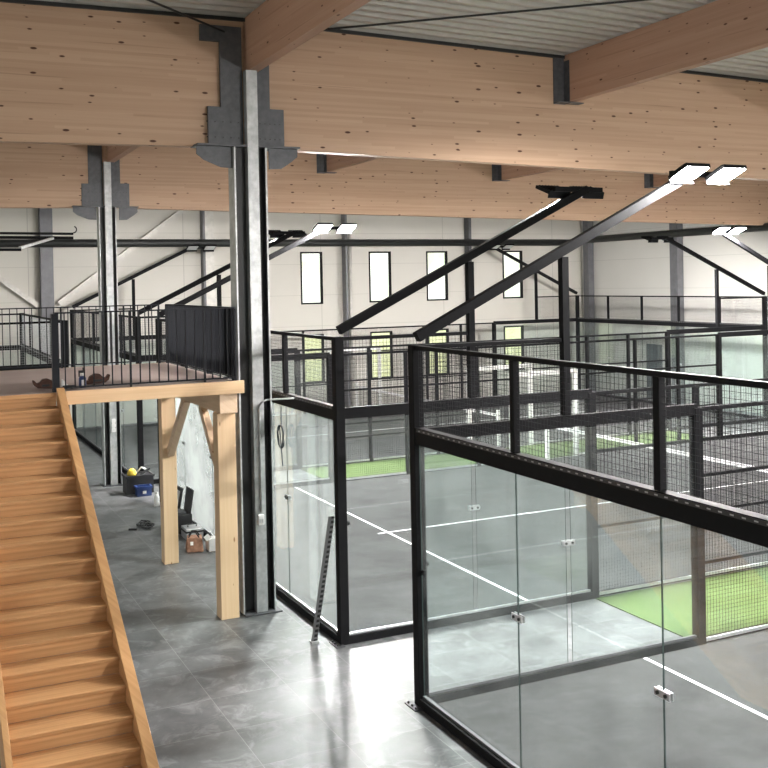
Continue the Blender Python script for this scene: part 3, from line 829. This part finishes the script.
o = thing('white_box', (-.12, 7.55, 0), 'small white box on the tiles beside the brown bag', 'box')
MB().box(-.27, -.10, 7.56, 7.80, 0, .22).build('box_body', M['whiteplastic'], o, bevel=.005)
MB().bar((-.27, 7.56, .22), (-.33, 7.56, .30), .10, .008, (0,1,0)).build('flap', M['whiteplastic'], o)
pts = []
rr = random.Random(3)
for i in range(70):
    a = i*.5; r = .10+.07*math.sin(i*.9)
    pts.append((-.86+r*math.cos(a)*1.0, 10.0+r*math.sin(a)*1.8, .014+.06*abs(math.sin(i*.31))))
tag(MB().tube(pts, .012, 6).build('cable_tangle', M['rubber'], smooth=True), 'tangle of black cable on the tiles beside the far pine post', 'cable')
tag(MB().bar((-1.2, 9.9, .02), (-1.06, 9.83, .02), .05, .035).build('hand_tool', M['rubber']), 'small dark tool lying alone on the tiles by the cable tangle', 'tool')

# hanging cable coil on the middle court glass
pts = [(-.07, 4.22, 2.89), (-.075, 4.22, 2.62)]
for i in range(50):
    a = i*2*math.pi/16; pts.append((-.085-.01*math.sin(i*.7), 4.22+(.12+.03*math.sin(i*1.1))*math.sin(a), 2.45+.17*math.cos(a)))
pts += [(-.085, 4.20, 2.25), (-.085, 4.16, 2.02)]
o = tag(MB().tube(pts, .008, 6).build('cable_coil', M['rubber'], smooth=True), 'black cable coil hanging from the court beam beside the front column', 'cable')
# perforated brace leaning on the middle court corner
o = thing('perforated_brace', (-.33, 2.40, 0), 'perforated steel brace leaning against the glass of the middle court corner', 'brace')
P0, P1 = Vector((-.33, 2.40, .03)), Vector((-.118, 2.235, 1.67))
MB().bar(P0, P1, .085, .012, (0,1,0)).build('strap', M['holed'], o)
MB().box(-.38, -.28, 2.35, 2.45, 0, .03).build('foot', M['galv'], o)

# ------------------------------------------------------------------ camera
P = [-5.1682, -10.0641, 4.7011, 0.4452, -0.0112, -0.0198, 1024.3254, 293.3032]
yaw, pit, rol = P[3:6]
f = Vector((math.sin(yaw)*math.cos(pit), math.cos(yaw)*math.cos(pit), math.sin(pit)))
r = Vector((math.cos(yaw), -math.sin(yaw), 0)); u = r.cross(f)
c_, s_ = math.cos(rol), math.sin(rol)
r2 = r*c_+u*s_; u2 = u*c_-r*s_
cam = bpy.data.cameras.new('camera'); co = bpy.data.objects.new('camera', cam); COL.objects.link(co)
mw = Matrix.Identity(4)
for i in range(3):
    mw[i][0] = r2[i]; mw[i][1] = u2[i]; mw[i][2] = -f[i]; mw[i][3] = P[i]
co.matrix_world = mw
cam.sensor_fit = 'HORIZONTAL'; cam.sensor_width = 36; cam.lens = P[6]/768*36
cam.shift_y = (P[7]-384)/768
cam.clip_start = .05; cam.clip_end = 500
S.camera = co

# ------------------------------------------------------------------ daylight and render look
W = bpy.data.worlds.new('sky'); S.world = W; W.use_nodes = True
nt = W.node_tree; nt.nodes.clear(); t = NT(nt)
out = nt.nodes.new('ShaderNodeOutputWorld')
tc = t.n('ShaderNodeTexCoord'); sp = t.n('ShaderNodeSeparateXYZ', {0: tc.outputs['Generated']})
trees = t.m('MULTIPLY', t.ramp(t.noise(tc.outputs['Generated'], 30.0, 4.0), .45, .62), .8)
sky = t.mix(t.m('MULTIPLY', t.m('LESS_THAN', sp.outputs[2], .07), trees), (1, 1, .98, 1), (.72, .78, .48, 1))
bg = t.n('ShaderNodeBackground', {'Color': sky, 'Strength': 1.6})
nt.links.new(bg.outputs[0], out.inputs[0])

S.view_settings.view_transform = 'Standard'; S.view_settings.look = 'None'
S.view_settings.gamma = 1.0; S.view_settings.use_curve_mapping = False
S.view_settings.exposure = 0.22
cy = S.cycles
cy.max_bounces = 10; cy.diffuse_bounces = 5; cy.glossy_bounces = 4; cy.transparent_max_bounces = 64; cy.transmission_bounces = 4
cy.use_denoising = True
cy.sample_clamp_indirect = 6.0
cy.caustics_reflective = False; cy.caustics_refractive = False
